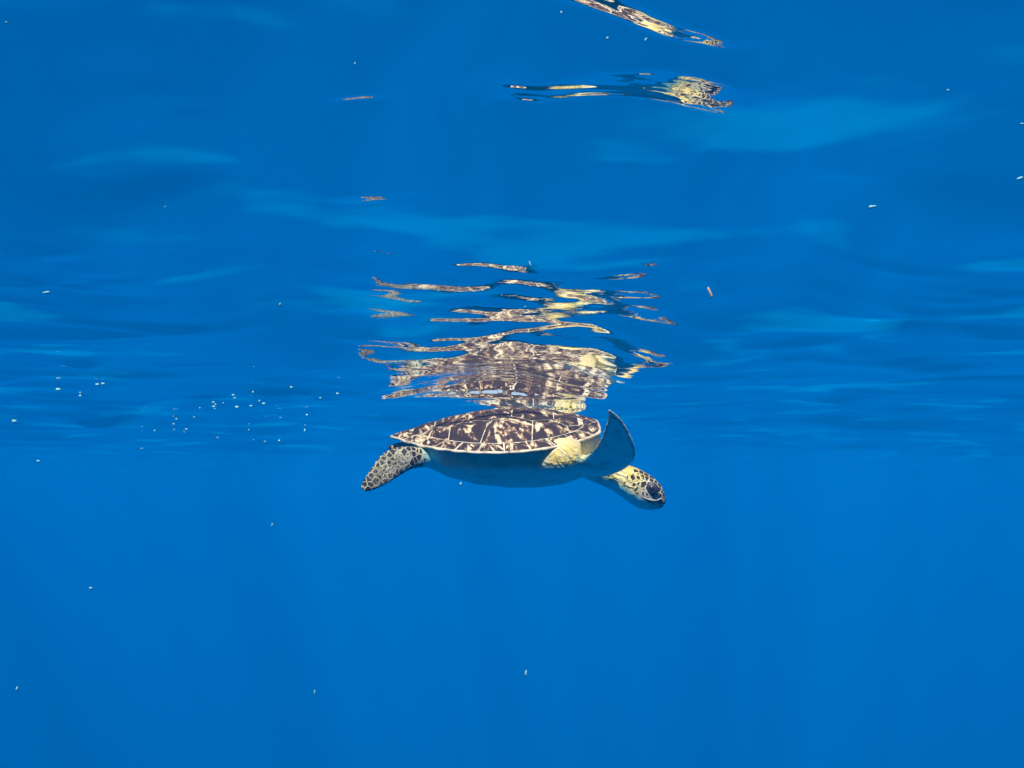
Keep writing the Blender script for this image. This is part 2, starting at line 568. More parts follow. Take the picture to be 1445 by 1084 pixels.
def sea_height(X, Yv):
    far = np.sqrt(X ** 2 + (Yv - 1.5) ** 2)
    h = np.zeros_like(X)
    for kx, ky, ph, a, lam in WAVES:
        cut = np.clip((24.0 * lam - far) / (12.0 * lam), 0, 1) * np.clip((2.0 / (0.6 + far)) ** 2.4, 0.01, 0.8)
        h += a * cut * np.sin(kx * X + ky * Yv + ph)
    calm = 1 - 0.85 * np.clip((0.62 - np.abs(X)) / 0.2, 0, 1) * np.clip((Yv - 0.25) / 0.2, 0, 1) * np.clip((3.0 - Yv) / 0.4, 0, 1)
    h = h * calm
    for x0, y0, a, sx, sy, tl in WRINKLES:
        q = (np.abs(X - x0) < 3 * sx) & (np.abs(Yv - y0) < 3 * sy + 3 * sx * abs(tl))
        xx, yy = X[q] - x0, Yv[q] - y0 - tl * (X[q] - x0)
        h[q] += a * np.exp(-(xx / sx) ** 2 - (yy / sy) ** 2)
    h += relief_height(X, Yv)
    over = np.clip((0.75 - np.abs(X)) / 0.2, 0, 1) * np.clip((Yv - 0.95) / 0.3, 0, 1) * np.clip((2.75 - Yv) / 0.2, 0, 1)
    for kx, ky, ph, a in RIPPLETS:
        h += a * over * np.sin(kx * X + ky * Yv + ph + 1.3 * np.sin(5 * X + ph))
    # the low hump of water that the shell pushes up, steep on its far side
    line = 2.50 + 0.012 * np.sin(17 * X + 0.5) + 0.006 * np.sin(47 * X) + 0.004 * np.sin(118 * X + 2) + 0.003 * np.sin(233 * X + 0.7) + 0.03 * X
    step = Yv - line
    hump = np.where(step < 0, np.exp(np.minimum(step, 0) / 0.16), np.exp(-(step / 0.008) ** 2))
    h += 0.0105 * hump * np.exp(-((X + 0.07) / 0.21) ** 6) * (0.78 + 0.20 * np.sin(37 * X + 1.2) * np.sin(11 * X) + 0.14 * np.sin(97 * X) + 0.10 * np.sin(171 * X + 2.0))
    return h + SEA_Z


def axis(lo, hi, step, end_lo, end_hi, g_lo, g_hi):
    mid = np.arange(lo, hi + step / 2, step)
    up, s = [hi], step
    while up[-1] < end_hi:
        s *= g_hi
        up.append(up[-1] + s)
    dn, s = [lo], step
    while dn[-1] > end_lo:
        s *= g_lo
        dn.append(dn[-1] - s)
    return np.concatenate([np.array(dn[1:])[::-1], mid, np.array(up[1:])])


def fine(a, lo, hi, step):
    return np.concatenate([a[a < lo - 1e-6], np.arange(lo, hi - 1e-6, step), a[a >= hi - 1e-6]])


xs = fine(axis(-1.4, 1.4, 0.01, -380, 380, 1.04, 1.04), -0.24, 0.30, 0.006)
ys = fine(fine(axis(0.35, 3.1, 0.01, -380, 380, 1.2, 1.03), 0.41, 0.90, 0.003), 2.42, 2.58, 0.003)
GX, GY = np.meshgrid(xs, ys)
GZ = sea_height(GX, GY)
nx, ny = len(xs), len(ys)
verts = np.stack([GX.ravel(), GY.ravel(), GZ.ravel()], 1)
ii = np.arange(nx * ny).reshape(ny, nx)
# faces wound so that the normal looks up into the air
quads = np.stack([ii[:-1, :-1].ravel(), ii[:-1, 1:].ravel(), ii[1:, 1:].ravel(), ii[1:, :-1].ravel()], 1)
me = bpy.data.meshes.new('water_surface')
me.vertices.add(len(verts))
me.vertices.foreach_set('co', verts.ravel())
me.loops.add(quads.size)
me.loops.foreach_set('vertex_index', quads.ravel())
me.polygons.add(len(quads))
me.polygons.foreach_set('loop_start', np.arange(0, quads.size, 4))
me.update(calc_edges=True)
me.validate()
smooth(me)
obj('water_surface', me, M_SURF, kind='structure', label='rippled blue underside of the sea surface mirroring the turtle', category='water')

# the sea water itself: one closed box of clear blue water round everything
bm = bmesh.new()
bmesh.ops.create_cube(bm, size=1.0)
for v in bm.verts:
    v.co = Vector((v.co.x * 700, v.co.y * 700, -180 if v.co.z < 0 else 0.2))
me = bpy.data.meshes.new('haze')
bm.to_mesh(me)
obj('haze', me, M_HAZE, kind='stuff', label='clear blue sea water fading everything far off', category='water')

# ------------------------------------------------------------------ the turtle
# shell frame: x towards the head, y away from the camera, z up; rolled a little towards the camera
ROLL, PITCH_T, YAW_T = R(19), R(-2.5), R(-3)
ORIG = P(700, 612, 0.0)
FRAME = Matrix.Translation(ORIG) @ Matrix.Rotation(YAW_T, 4, 'Z') @ Matrix.Rotation(PITCH_T, 4, 'Y') @ Matrix.Rotation(ROLL, 4, 'X')
INV = FRAME.inverted()

HALF = [(-0.345, 0.0), (-0.318, 0.022), (-0.285, 0.062), (-0.24, 0.112), (-0.18, 0.164), (-0.11, 0.208), (-0.03, 0.24), (0.05, 0.252),
        (0.13, 0.24), (0.20, 0.208), (0.255, 0.166), (0.298, 0.12), (0.322, 0.08), (0.328, 0.03), (0.325, 0.0)]
CX = 0.02
_ph = np.array([math.atan2(y, x - CX) for x, y in HALF][::-1])
_rr = np.array([math.hypot(y, x - CX) for x, y in HALF][::-1])
_ph[0], _ph[-1] = 0.0, math.pi
# smooth the outline
_pf = np.linspace(0, math.pi, 361)
_rf = np.interp(_pf, _ph, _rr)
_k = np.exp(-np.linspace(-2, 2, 21) ** 2)
_rf = np.convolve(np.concatenate([_rf[1:11][::-1], _rf, _rf[-11:-1][::-1]]), _k / _k.sum(), 'valid')


def rim_r(ph):
    a = abs((ph + math.pi) % (2 * math.pi) - math.pi)
    return float(np.interp(a, _pf, _rf))


def ring_pt(s, ph):
    r = rim_r(ph) * s
    return (CX + r * math.cos(ph), r * math.sin(ph))


DOME = 0.068


def dome_z(x, y):
    ph = math.atan2(y, x - CX)
    s = min(1.15, math.hypot(x - CX, y) / rim_r(ph))
    z = DOME * (1 - s ** 2.15)
    z += 0.010 * max(0.0, s - 0.80) / 0.2                 # rim flares out
    z += 0.006 * math.exp(-(y / 0.02) ** 2) * (1 - s)      # low keel
    return z


body_parts = bmesh.new()


def loft(rings):
    """closed tube through a list of rings (each a list of points) into the body"""
    vs = [[body_parts.verts.new(p) for p in r] for r in rings]
    n = len(vs[0])
    for a, b in zip(vs[:-1], vs[1:]):
        for i in range(n):
            body_parts.faces.new((a[i], a[(i + 1) % n], b[(i + 1) % n], b[i]))
    for r, flip in ((vs[0], True), (vs[-1], False)):
        c = body_parts.verts.new(sum((v.co for v in r), Vector()) / n)
        for i in range(n):
            f = (r[(i + 1) % n], r[i], c) if flip else (r[i], r[(i + 1) % n], c)
            body_parts.faces.new(f)


def ell_ring(c, a_vec, b_vec, n=24, p=2.0):
    out = []
    for i in range(n):
        t = 2 * math.pi * i / n
        ct, st = math.cos(t), math.sin(t)
        ct = math.copysign(abs(ct) ** (2 / p), ct)
        st = math.copysign(abs(st) ** (2 / p), st)
        out.append(c + a_vec * ct + b_vec * st)
    return out


def cat(pts, n):
    """points of a smooth curve through pts"""
    pts = [Vector(p) for p in pts]
    q = [pts[0] * 2 - pts[1]] + pts + [pts[-1] * 2 - pts[-2]]
    out = []
    for k in range(n):
        t = k / (n - 1) * (len(pts) - 1)
        i = min(int(t), len(pts) - 2)
        f = t - i
        a, b, c, d = q[i:i + 4]
        out.append(0.5 * ((2 * b) + (c - a) * f + (2 * a - 5 * b + 4 * c - d) * f * f + (3 * b - a - 3 * c + d) * f ** 3))
    return out


def plate(lead, trail, thick, n=22):
    """a flipper between a leading and a trailing edge"""
    L, T = cat(lead, n), cat(trail, n)
    rings = []
    for k in range(n):
        t = k / (n - 1)
        c = (L[k] + T[k]) / 2
        a = (L[k] - T[k]) / 2
        k0, k1 = max(0, k - 1), min(n - 1, k + 1)
        along = ((L[k1] + T[k1]) - (L[k0] + T[k0])).normalized()
        nrm = a.cross(along)
        nrm = nrm.normalized() if nrm.length > 1e-9 else Vector((0, 0, 1))
        i = t * (len(thick) - 1)
        j = min(int(i), len(thick) - 2)
        th = thick[j] + (thick[j + 1] - thick[j]) * (i - j)
        rings.append(ell_ring(c, a, nrm * th, 20))
    loft(rings)


# trunk: rings across the long axis, in the shell frame
TRUNK = [(-0.30, 0.03, 0.000, -0.022), (-0.27, 0.075, 0.004, -0.045), (-0.22, 0.125, 0.010, -0.072), (-0.15, 0.175, 0.012, -0.100), (-0.06, 0.212, 0.014, -0.122),
         (0.04, 0.228, 0.014, -0.134), (0.13, 0.224, 0.012, -0.138), (0.20, 0.200, 0.012, -0.136), (0.26, 0.160, 0.014, -0.124), (0.30, 0.115, 0.012, -0.105), (0.325, 0.06, 0.000, -0.075)]
rings = []
for x, w, zt, zb in TRUNK:
    ring = []
    for i in range(40):
        t = 2 * math.pi * i / 40
        c, s = math.cos(t), math.sin(t)
        yy = w * math.copysign(abs(c) ** 0.75, c)
        zz = (zt * s if s > 0 else -zb * 1.12 * math.copysign(abs(s) ** 0.85, s))
        ring.append(FRAME @ Vector((x, yy, zz - 0.004)))
    rings.append(ring)
loft(rings)

# soft shoulders swelling out below the front of the shell, near and far side
for sy in (-1, 1):
    A = FRAME @ Vector((0.09, sy * 0.175, -0.042))
    B = FRAME @ Vector((0.258, sy * 0.172, -0.036))
    rr = []
    for k in range(13):
        t = k / 12
        c = A.lerp(B, t)
        r = 0.061 * math.sqrt(max(0.02, 1 - (2 * t - 1.15) ** 2 / 1.35))
        rr.append(ell_ring(c, Vector((0, 0, 1)) * r, Vector((0, 1, 0)) * r * 1.05, 20))
    loft(rr)

# neck and head: stations along the axis: picture centre, depth, half height, half width (metres)
NECK = [(800, 646, 0.0, 0.050, 0.075), (832, 656, -0.005, 0.046, 0.062), (856, 666, -0.012, 0.045, 0.055), (874, 674, -0.02, 0.046, 0.053), (888, 681, -0.03, 0.051, 0.056),
        (901, 689, -0.035, 0.054, 0.058), (912, 696, -0.042, 0.053, 0.055), (921, 702, -0.046, 0.046, 0.047), (928, 707, -0.05, 0.035, 0.036), (934, 711, -0.053, 0.021, 0.022), (936.5, 713, -0.055, 0.010, 0.011)]
cs = [P(a, b, c) for a, b, c, _, _ in NECK]
rr = []
for k, (a, b, c, hh, hw) in enumerate(NECK):
    ax = (cs[min(k + 1, len(cs) - 1)] - cs[max(k - 1, 0)]).normalized()
    side = Vector((0, -1, 0)) - ax * ax.dot(Vector((0, -1, 0)))
    side.normalize()
    up = side.cross(ax)
    if up.z < 0:
        up = -up
    rr.append(ell_ring(cs[k], up * hh, side * hw, 28, 2.2))
loft(rr)
HEAD_AX = (cs[9] - cs[4]).normalized()
HEAD_SIDE = (Vector((0, -1, 0)) - HEAD_AX * HEAD_AX.dot(Vector((0, -1, 0)))).normalized()
HEAD_UP = HEAD_SIDE.cross(HEAD_AX)
if HEAD_UP.z < 0:
    HEAD_UP = -HEAD_UP

# near front flipper, lifted towards the camera so that its underside shows
lead = [P(872, 660, -0.10), P(888, 655, -0.20), P(897, 645, -0.27), P(896, 628, -0.33), P(886, 604, -0.37), P(873, 587, -0.40), P(861, 578, -0.42)]
trail = [P(812, 655, -0.10), P(808, 655, -0.17), P(828, 643, -0.23), P(842, 628, -0.29), P(851, 609, -0.345), P(856.5, 591, -0.385), P(857, 579, -0.415)]
plate(lead, trail, [0.034, 0.026, 0.015, 0.010, 0.007, 0.005, 0.004])
NEAR_FLIP = [(a + b) / 2 for a, b in zip(lead, trail)]
NEAR_EDGE = lead[2:] + trail[:2:-1]
# far front flipper, stretched out level behind the shell
lead = [FRAME @ Vector(p) for p in ((0.25, 0.12, -0.03), (0.29, 0.20, -0.04), (0.30, 0.28, -0.045), (0.26, 0.37, -0.055), (0.20, 0.45, -0.07), (0.14, 0.50, -0.08))]
trail = [FRAME @ Vector(p) for p in ((0.14, 0.12, -0.03), (0.17, 0.21, -0.04), (0.18, 0.27, -0.045), (0.15, 0.36, -0.055), (0.13, 0.44, -0.07), (0.12, 0.495, -0.08))]
plate(lead, trail, [0.034, 0.026, 0.015, 0.010, 0.007, 0.005])
FAR_FLIP = [(a + b) / 2 for a, b in zip(lead, trail)]
# near hind flipper, trailing down and back
lead = [P(606, 634, -0.07), P(586, 631, -0.12), P(562, 630, -0.155), P(538, 641, -0.18), P(519, 667, -0.20), P(509, 684, -0.21), P(510, 691, -0.212)]
trail = [P(622, 662, -0.05), P(602, 660, -0.10), P(583, 662, -0.135), P(566, 671, -0.16), P(546, 684, -0.19), P(527, 692, -0.205), P(516, 695, -0.212)]
plate(lead, trail, [0.034, 0.026, 0.016, 0.011, 0.009, 0.007, 0.005])
HIND = [(a + b) / 2 for a, b in zip(lead, trail)]
# far hind flipper and the short tail
lead = [FRAME @ Vector(p) for p in ((-0.19, 0.07, -0.04), (-0.22, 0.14, -0.05), (-0.24, 0.20, -0.06), (-0.28, 0.26, -0.06), (-0.32, 0.29, -0.06))]
trail = [FRAME @ Vector(p) for p in ((-0.25, 0.04, -0.04), (-0.29, 0.09, -0.05), (-0.33, 0.15, -0.06), (-0.35, 0.21, -0.06), (-0.34, 0.27, -0.06))]
plate(lead, trail, [0.026, 0.018, 0.012, 0.008, 0.005])
FAR_HIND = [(a + b) / 2 for a, b in zip(lead, trail)]
tail = [FRAME @ Vector(p) for p in ((-0.24, 0, -0.035), (-0.29, 0, -0.034), (-0.33, 0, -0.030), (-0.35, 0, -0.028))]
loft([ell_ring(c, Vector((0, 1, 0)) * r, Vector((0, 0, 1)) * r, 12) for c, r in zip(tail, (0.035, 0.024, 0.013, 0.005))])

me0 = bpy.data.meshes.new('raw_body')
bmesh.ops.recalc_face_normals(body_parts, faces=body_parts.faces[:])
body_parts.to_mesh(me0)
body_parts.free()
tmp = bpy.data.objects.new('raw_body', me0)
COL.objects.link(tmp)
md = tmp.modifiers.new('union', 'REMESH')
md.mode = 'VOXEL'
md.voxel_size = 0.0045
md2 = tmp.modifiers.new('soften', 'SMOOTH')
md2.factor = 0.5
md2.iterations = 7
dg = bpy.context.evaluated_depsgraph_get()
body_me = bpy.data.meshes.new_from_object(tmp.evaluated_get(dg))
bpy.data.objects.remove(tmp, do_unlink=True)
body_me.name = 'sea_turtle'
smooth(body_me)

# pigment and painted-in teal light of the skin, by place on the animal
nv = len(body_me.vertices)
co = np.empty(nv * 3)
body_me.vertices.foreach_get('co', co)
co = co.reshape(-1, 3)
no = np.empty(nv * 3)
body_me.vertices.foreach_get('normal', no)
no = no.reshape(-1, 3)


def seg_dist(pts):
    best = np.full(nv, 9.0)
    par = np.zeros(nv)
    for k in range(len(pts) - 1):
        a, b = np.array(pts[k]), np.array(pts[k + 1])
        ab = b - a
        t = np.clip(((co - a) @ ab) / (ab @ ab), 0, 1)
        d = np.linalg.norm(co - (a + t[:, None] * ab), axis=1)
        m = d < best
        best[m] = d[m]
        par[m] = ((k + t) / (len(pts) - 1))[m]
    return best, par


def sstep(x, a, b):
    t = np.clip((x - a) / (b - a), 0, 1)
    return t * t * (3 - 2 * t)


pig, yel, siz = np.zeros(nv), np.zeros(nv), np.zeros(nv)
loc = (np.array(INV.to_3x3()) @ (co - np.array(ORIG)).T).T
# yellow: shoulders, neck sides
dn, tn = seg_dist(cs)
neck = sstep(dn, 0.085, 0.06)
upn = no @ np.array(HEAD_UP)
on_neck = neck * sstep(tn, 0.12, 0.25)
yel = np.maximum(yel, on_neck * sstep(tn, 0.02, 0.2) * sstep(tn, 0.62, 0.42) * 0.9)
sh = np.exp(-(((loc[:, 0] - 0.21) / 0.055) ** 2 + ((loc[:, 2] + 0.03) / 0.05) ** 2)) * (np.abs(loc[:, 1]) > 0.12)
yel = np.maximum(yel, np.clip(sh * 1.3, 0, 1) * (1 - on_neck))
# head: dark plates on crown, spots on the cheeks
hd = on_neck * sstep(tn, 0.36, 0.44)
pig = np.maximum(pig, hd * np.clip(0.72 + 0.36 * upn + 0.25 * sstep(tn, 0.6, 0.8), 0.0, 1.0))
pig = np.where((hd > 0.3) & (upn < -0.45), 0.1, pig)
# flippers: dark scales on the upper side, pale below with a dark blotch at the tip
for pts, top, wide in ((NEAR_FLIP, 1, 0.085), (FAR_FLIP, 1, 0.085)):
    d, t = seg_dist(pts)
    on = sstep(d, wide, wide * 0.8) * sstep(t, 0.22, 0.4)
    upz = sstep(no[:, 2], -0.1, 0.15)
    pig = np.maximum(pig, on * (0.9 * upz + (1 - upz) * (0.52 * sstep(t, 0.62, 0.95))))
d, t = seg_dist(FAR_HIND)
pig = np.maximum(pig, sstep(d, 0.09, 0.07) * sstep(no[:, 2], -0.2, 0.2) * 0.95)
d, t = seg_dist(tail)
pig = np.maximum(pig, sstep(d, 0.05, 0.04) * 0.9)
d, t = seg_dist(NEAR_EDGE)
pig *= 1 - 0.9 * sstep(d, 0.014, 0.007)
d, t = seg_dist(HIND)
on = sstep(d, 0.075, 0.06) * sstep(t, 0.12, 0.26)
near = sstep(-no[:, 1], -0.2, 0.1)
mid = np.exp(-((d / 0.026) ** 2)) * sstep(t, 0.3, 0.4) * sstep(t, 0.82, 0.6)
pig = np.maximum(pig, on * (0.97 - 0.22 * mid))
siz = np.maximum(siz, on * mid * 0.8)
yel = np.maximum(yel, on * 0.12)
# plastron and undersides: pale skin with teal water light painted into its colour
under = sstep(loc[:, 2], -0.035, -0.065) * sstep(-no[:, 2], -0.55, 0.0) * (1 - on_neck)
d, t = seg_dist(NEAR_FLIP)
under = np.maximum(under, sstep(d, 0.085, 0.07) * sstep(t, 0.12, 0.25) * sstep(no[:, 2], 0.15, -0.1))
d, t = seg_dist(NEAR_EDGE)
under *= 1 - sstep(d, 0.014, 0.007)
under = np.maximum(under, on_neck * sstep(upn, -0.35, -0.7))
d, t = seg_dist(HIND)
under = np.maximum(under, sstep(d, 0.075, 0.06) * sstep(t, 0.24, 0.12))  # shell's shade painted on the flipper root in the same teal
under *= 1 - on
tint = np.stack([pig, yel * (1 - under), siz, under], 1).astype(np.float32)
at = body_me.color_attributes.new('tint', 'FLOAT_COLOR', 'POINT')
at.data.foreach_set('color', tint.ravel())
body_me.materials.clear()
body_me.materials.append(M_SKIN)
turtle = obj('sea_turtle', body_me, None, None, category='turtle',
             label='mottled brown sea turtle swimming just below the surface with its head bent down')

# carapace: pale horny base with the dark scutes sitting proud on it
bm = bmesh.new()
NPH, SS = 120, [0.0, 0.15, 0.3, 0.45, 0.6, 0.72, 0.82, 0.9, 0.96, 1.0]
topv = []
for s in SS:
    if s == 0:
        topv.append([bm.verts.new((CX, 0, dome_z(CX, 0)))])
        continue
    row = []
    for k in range(NPH):
        ph = 2 * math.pi * k / NPH
        x, y = ring_pt(s, ph)
        row.append(bm.verts.new((x, y, dome_z(x, y))))
    topv.append(row)
edge, low = [], []
for k in range(NPH):
    ph = 2 * math.pi * k / NPH
    notch = 0.0035 * math.cos(24 * ph) * (1 if abs(ph - math.pi) < 1.2 else 0.4)
    r = rim_r(ph)
    x, y = ring_pt(1.0 + (0.004 + notch) / r, ph)
    edge.append(bm.verts.new((x, y, 0.0075)))
    x, y = ring_pt(1.0 + (0.001 + notch) / r, ph)
    low.append(bm.verts.new((x, y, 0.003)))
inner = [bm.verts.new((*ring_pt(0.80, 2 * math.pi * k / NPH), 0.006)) for k in range(NPH)]
c0 = bm.verts.new((CX, 0, 0.01))
for k in range(NPH):
    k2 = (k + 1) % NPH
    bm.faces.new((topv[0][0], topv[1][k], topv[1][k2]))
    for a, b in zip(topv[1:-1], topv[2:]):
        bm.faces.new((a[k], b[k], b[k2], a[k2]))
    for a, b in ((topv[-1], edge), (edge, low), (low, inner)):
        bm.faces.new((a[k], b[k], b[k2], a[k2]))
    bm.faces.new((inner[k], c0, inner[k2]))
me = bpy.data.meshes.new('carapace')
bm.to_mesh(me)
bm.free()
smooth(me)
carapace = obj('carapace', me, M_SEAM, turtle, label='domed brown shell with pale seams between its plates')
carapace.matrix_basis = FRAME


def scute(poly, gap, bulge):
    """one horny plate over the planform polygon"""
    pts = []
    m = len(poly)
    for i in range(m):
        a, b = Vector(poly[i]), Vector(poly[(i + 1) % m])
        k = max(1, int((b - a).length / 0.014))
        pts += [a.lerp(b, j / k) for j in range(k)]
    c = sum(pts, Vector((0, 0))) / len(pts)
    def inset(p, dd):
        d = c - p
        return p + d * min(0.9, dd / max(d.length, 1e-6))
    rows = []
    for dd, f, dz in ((gap * 0.8, 1.0, 0.0002), (gap, 1.0, 0.0008), (gap + 0.004, 1.0, 0.0014), (gap + 0.004, 0.72, 0.0014 + bulge * 0.6), (gap + 0.004, 0.4, 0.0014 + bulge * 0.9)):
        row = []
        for p in pts:
            wob = 0.5 + 0.5 * math.sin(p.x * 173 + 40 * p.y) * math.sin(p.y * 211 - 35 * p.x + 1.0)
            q = inset(p, dd * (0.55 + 0.8 * wob) if f == 1.0 else dd)
            q = c + (q - c) * f
            row.append((q, dz))
        rows.append(row)
    vs, st = [], []
    n = len(pts)
    rmax = max((p - c).length for p in pts)
    hub = c + Vector((-0.40 * rmax, -0.75 * rmax * (1 if c.y >= 0 else -1)))       # growth centre of the plate
    def put(q, dz):
        vs.append((q.x, q.y, dome_z(q.x, q.y) + dz))
        d = q - hub
        r = d.length
        st.append((d.x / (r + 1e-5), d.y / (r + 1e-5), r / rmax))
    for row in rows:
        for q, dz in row:
            put(q, dz)
    put(c, 0.0014 + bulge)
    fs = []
    for j in range(len(rows) - 1):
        for i in range(n):
            fs.append((j * n + i, j * n + (i + 1) % n, (j + 1) * n + (i + 1) % n, (j + 1) * n + i))
    j = (len(rows) - 1) * n
    for i in range(n):
        fs.append((j + i, j + (i + 1) % n, len(vs) - 1))
    me = bpy.data.meshes.new('scute')
    me.from_pydata(vs, [], fs)
    at = me.attributes.new('streak', 'FLOAT_VECTOR', 'POINT')
    at.data.foreach_set('vector', [x for s in st for x in s])
    smooth(me)
    return obj('scute', me, M_SCUTE, carapace)


S_IN = 0.83


def arc(s, p0, p1, n=10):
    return [ring_pt(s, p0 + (p1 - p0) * k / n) for k in range(n + 1)]


def ph_at(x, sgn):
    """angle on the inner seam at long position x"""
    best = min(np.linspace(0.02, math.pi - 0.02, 600), key=lambda p: abs(ring_pt(S_IN, p)[0] - x))
    return best * sgn


VB = [0.262, 0.185, 0.055, -0.08, -0.19, -0.262]            # seams across the middle row
VH = [0.050, 0.046, 0.048, 0.046, 0.036, 0.030]             # half widths there
VA = [0.085, 0.082, 0.080, 0.070, 0.055]                    # half widths at the side corners
apex = [(VB[k] + VB[k + 1]) / 2 for k in range(5)]
for k in range(5):
    a, b = VB[k], VB[k + 1]
    poly = [(a, VH[k]), (a, -VH[k]), (apex[k], -VA[k]), (b, -VH[k + 1]), (b, VH[k + 1]), (apex[k], VA[k])]
    scute(poly, 0.0020, 0.003)
OUT = [0.232, 0.118, -0.035, -0.135, -0.215]               # outer ends of the side seams
for sg in (-1, 1):
    for k in range(4):
        p0, p1 = ph_at(OUT[k], sg), ph_at(OUT[k + 1], sg)
        poly = arc(S_IN, p0, p1)
        poly = poly + [(apex[k + 1], sg * VA[k + 1]), (VB[k + 1], sg * VH[k + 1]), (apex[k], sg * VA[k])]
        scute(poly, 0.0021, 0.003)
    # front and rear corner plates of the middle row's ends
    p0 = ph_at(OUT[0], sg)
    scute(arc(S_IN, sg * 0.12, p0) + [(apex[0], sg * VA[0]), (VB[0], sg * VH[0])], 0.0022, 0.002)
    p1 = ph_at(OUT[4], sg)
    scute(arc(S_IN, p1, sg * (math.pi - 0.035)) + [(VB[5], sg * VH[5]), (apex[4], sg * VA[4])], 0.0022, 0.002)
    # marginals
    lens, phs = [0.0], np.linspace(0.13, math.pi - 0.0, 400)
    for a, b in zip(phs[:-1], phs[1:]):
        pa, pb = ring_pt(1, a), ring_pt(1, b)
        lens.append(lens[-1] + math.hypot(pa[0] - pb[0], pa[1] - pb[1]))
    cuts = np.interp(np.linspace(0, lens[-1], 12), lens, phs)
    for k in range(11):
        p0, p1 = cuts[k] * sg, cuts[k + 1] * sg
        scute(arc(0.995, p0, p1, 6) + arc(S_IN, p1, p0, 6), 0.0033, 0.001)
scute(arc(0.995, -0.13, 0.13, 4) + arc(S_IN, 0.13, -0.13, 4), 0.0020, 0.001)

# eyes with their dark lids, and the horny beak
for sg, lab in ((1, 'near'), (-1, 'far')):
    c = P(920, 692, -0.045) + HEAD_SIDE * (0.047 * sg + 0.002)
    if sg < 0:
        c = c + HEAD_UP * 0.0
    for nm, mt, r, sq, off in (('eyelid', M_LID, 0.0180, 0.42, 0.0), ('eye', M_EYE, 0.0095, 0.70, 0.0030)):
        bm = bmesh.new()
        bmesh.ops.create_uvsphere(bm, u_segments=20, v_segments=12, radius=r)
        for v in bm.verts:
            x, y, z = v.co
            v.co = c + HEAD_SIDE * sg * (z * sq + off) + HEAD_AX * x * 1.15 + HEAD_UP * y
        me = bpy.data.meshes.new(nm)
        bm.to_mesh(me)
        bm.free()
        smooth(me)
        obj(nm, me, mt, turtle)


# pale horny edges of the beak, laid along the jaw where it meets the skin
from mathutils.bvhtree import BVHTree
tree = BVHTree.FromPolygons([v.co for v in body_me.vertices], [p.vertices for p in body_me.polygons])
EYE_PT = Vector((0, 0, CAM_Z))


def beak_edge(line, r):
    pts = []
    for a, b in line:
        hit = tree.ray_cast(EYE_PT, (P(a, b, 0) - EYE_PT).normalized())
        if hit[0] is not None:
            pts.append(hit[0])
    if len(pts) < 3:
        return
    pts = cat(pts, 14)
    bm = bmesh.new()
    rows = []
    for k, c in enumerate(pts):
        ax = (pts[min(k + 1, 13)] - pts[max(k - 1, 0)]).normalized()
        u = ax.cross(Vector((0, 0, 1))).normalized()
        v = ax.cross(u)
        rr = r * (0.35 + 0.65 * math.sin(math.pi * min(0.5 + k / 26, 1.0) if k > 6 else math.pi * k / 13 * 0.9 + 0.15))
        rows.append([bm.verts.new(c + (u * math.cos(t) + v * math.sin(t)) * max(rr, 0.0006)) for t in (0, 1.05, 2.09, 3.14, 4.19, 5.24)])
    for a, b in zip(rows[:-1], rows[1:]):
        for i in range(6):
            bm.faces.new((a[i], a[(i + 1) % 6], b[(i + 1) % 6], b[i]))
    bm.faces.new(rows[0])
    bm.faces.new(rows[-1][::-1])
    me = bpy.data.meshes.new('beak_edge')
    bm.to_mesh(me)
    bm.free()
    smooth(me)
    obj('beak_edge', me, M_BEAK, turtle)


beak_edge([(906, 701), (913, 704), (920, 706), (927, 706), (932, 704), (935, 705)], 0.0026)
beak_edge([(912, 713), (919, 716), (926, 716.5), (931, 715)], 0.0018)

# ------------------------------------------------------------------ drifting specks
def speck(px, py, w, h, tilt, label, group=None, mat=None, seed=0, name='drifting_speck', cat='speck'):
    """a small flake hanging in the water; w, h in picture pixels give its size at its distance"""
    rise = max(700 - py, 1)
    dist = min(3.2, 0.99 * 0.298 * FPX / rise) if py < 640 else 0.55
    if py < 500:                      # these hang half way up
        dist = 0.5 * 0.298 * FPX / rise
    elif py < 640:                    # these float right at the surface
        for it in range(9):
            c = P(px, py, dist - 2.6)
            top = float(sea_height(np.array([[c.x]]), np.array([[c.y]]))[0, 0])
            dist = min(4.0, max(0.3, dist * (1 + 0.5 * ((top - 0.35 * h * dist / FPX - CAM_Z) / (c.z - CAM_Z) - 1))))
    c = P(px, py, dist - 2.6)
    k = dist / FPX
    r = random.Random(seed)
    bm = bmesh.new()
    bmesh.ops.create_icosphere(bm, subdivisions=2, radius=0.5)
    ct, st = math.cos(tilt), math.sin(tilt)
    for v in bm.verts:
        f = 1 + 0.22 * math.sin(7 * v.co.x + seed) + r.uniform(-0.08, 0.08)
        x, y, z = v.co * f
        x, z = x * w * k, z * h * k
        v.co = Vector((x * ct - z * st, y * min(w, h) * k, x * st + z * ct))
    me = bpy.data.meshes.new(name)
    bm.to_mesh(me)
    bm.free()
    smooth(me)
    o = obj(name, me, mat or M_FLAKE, None, label=label, category=cat)
    if group:
        o['group'] = group
    o.location = c
    return o


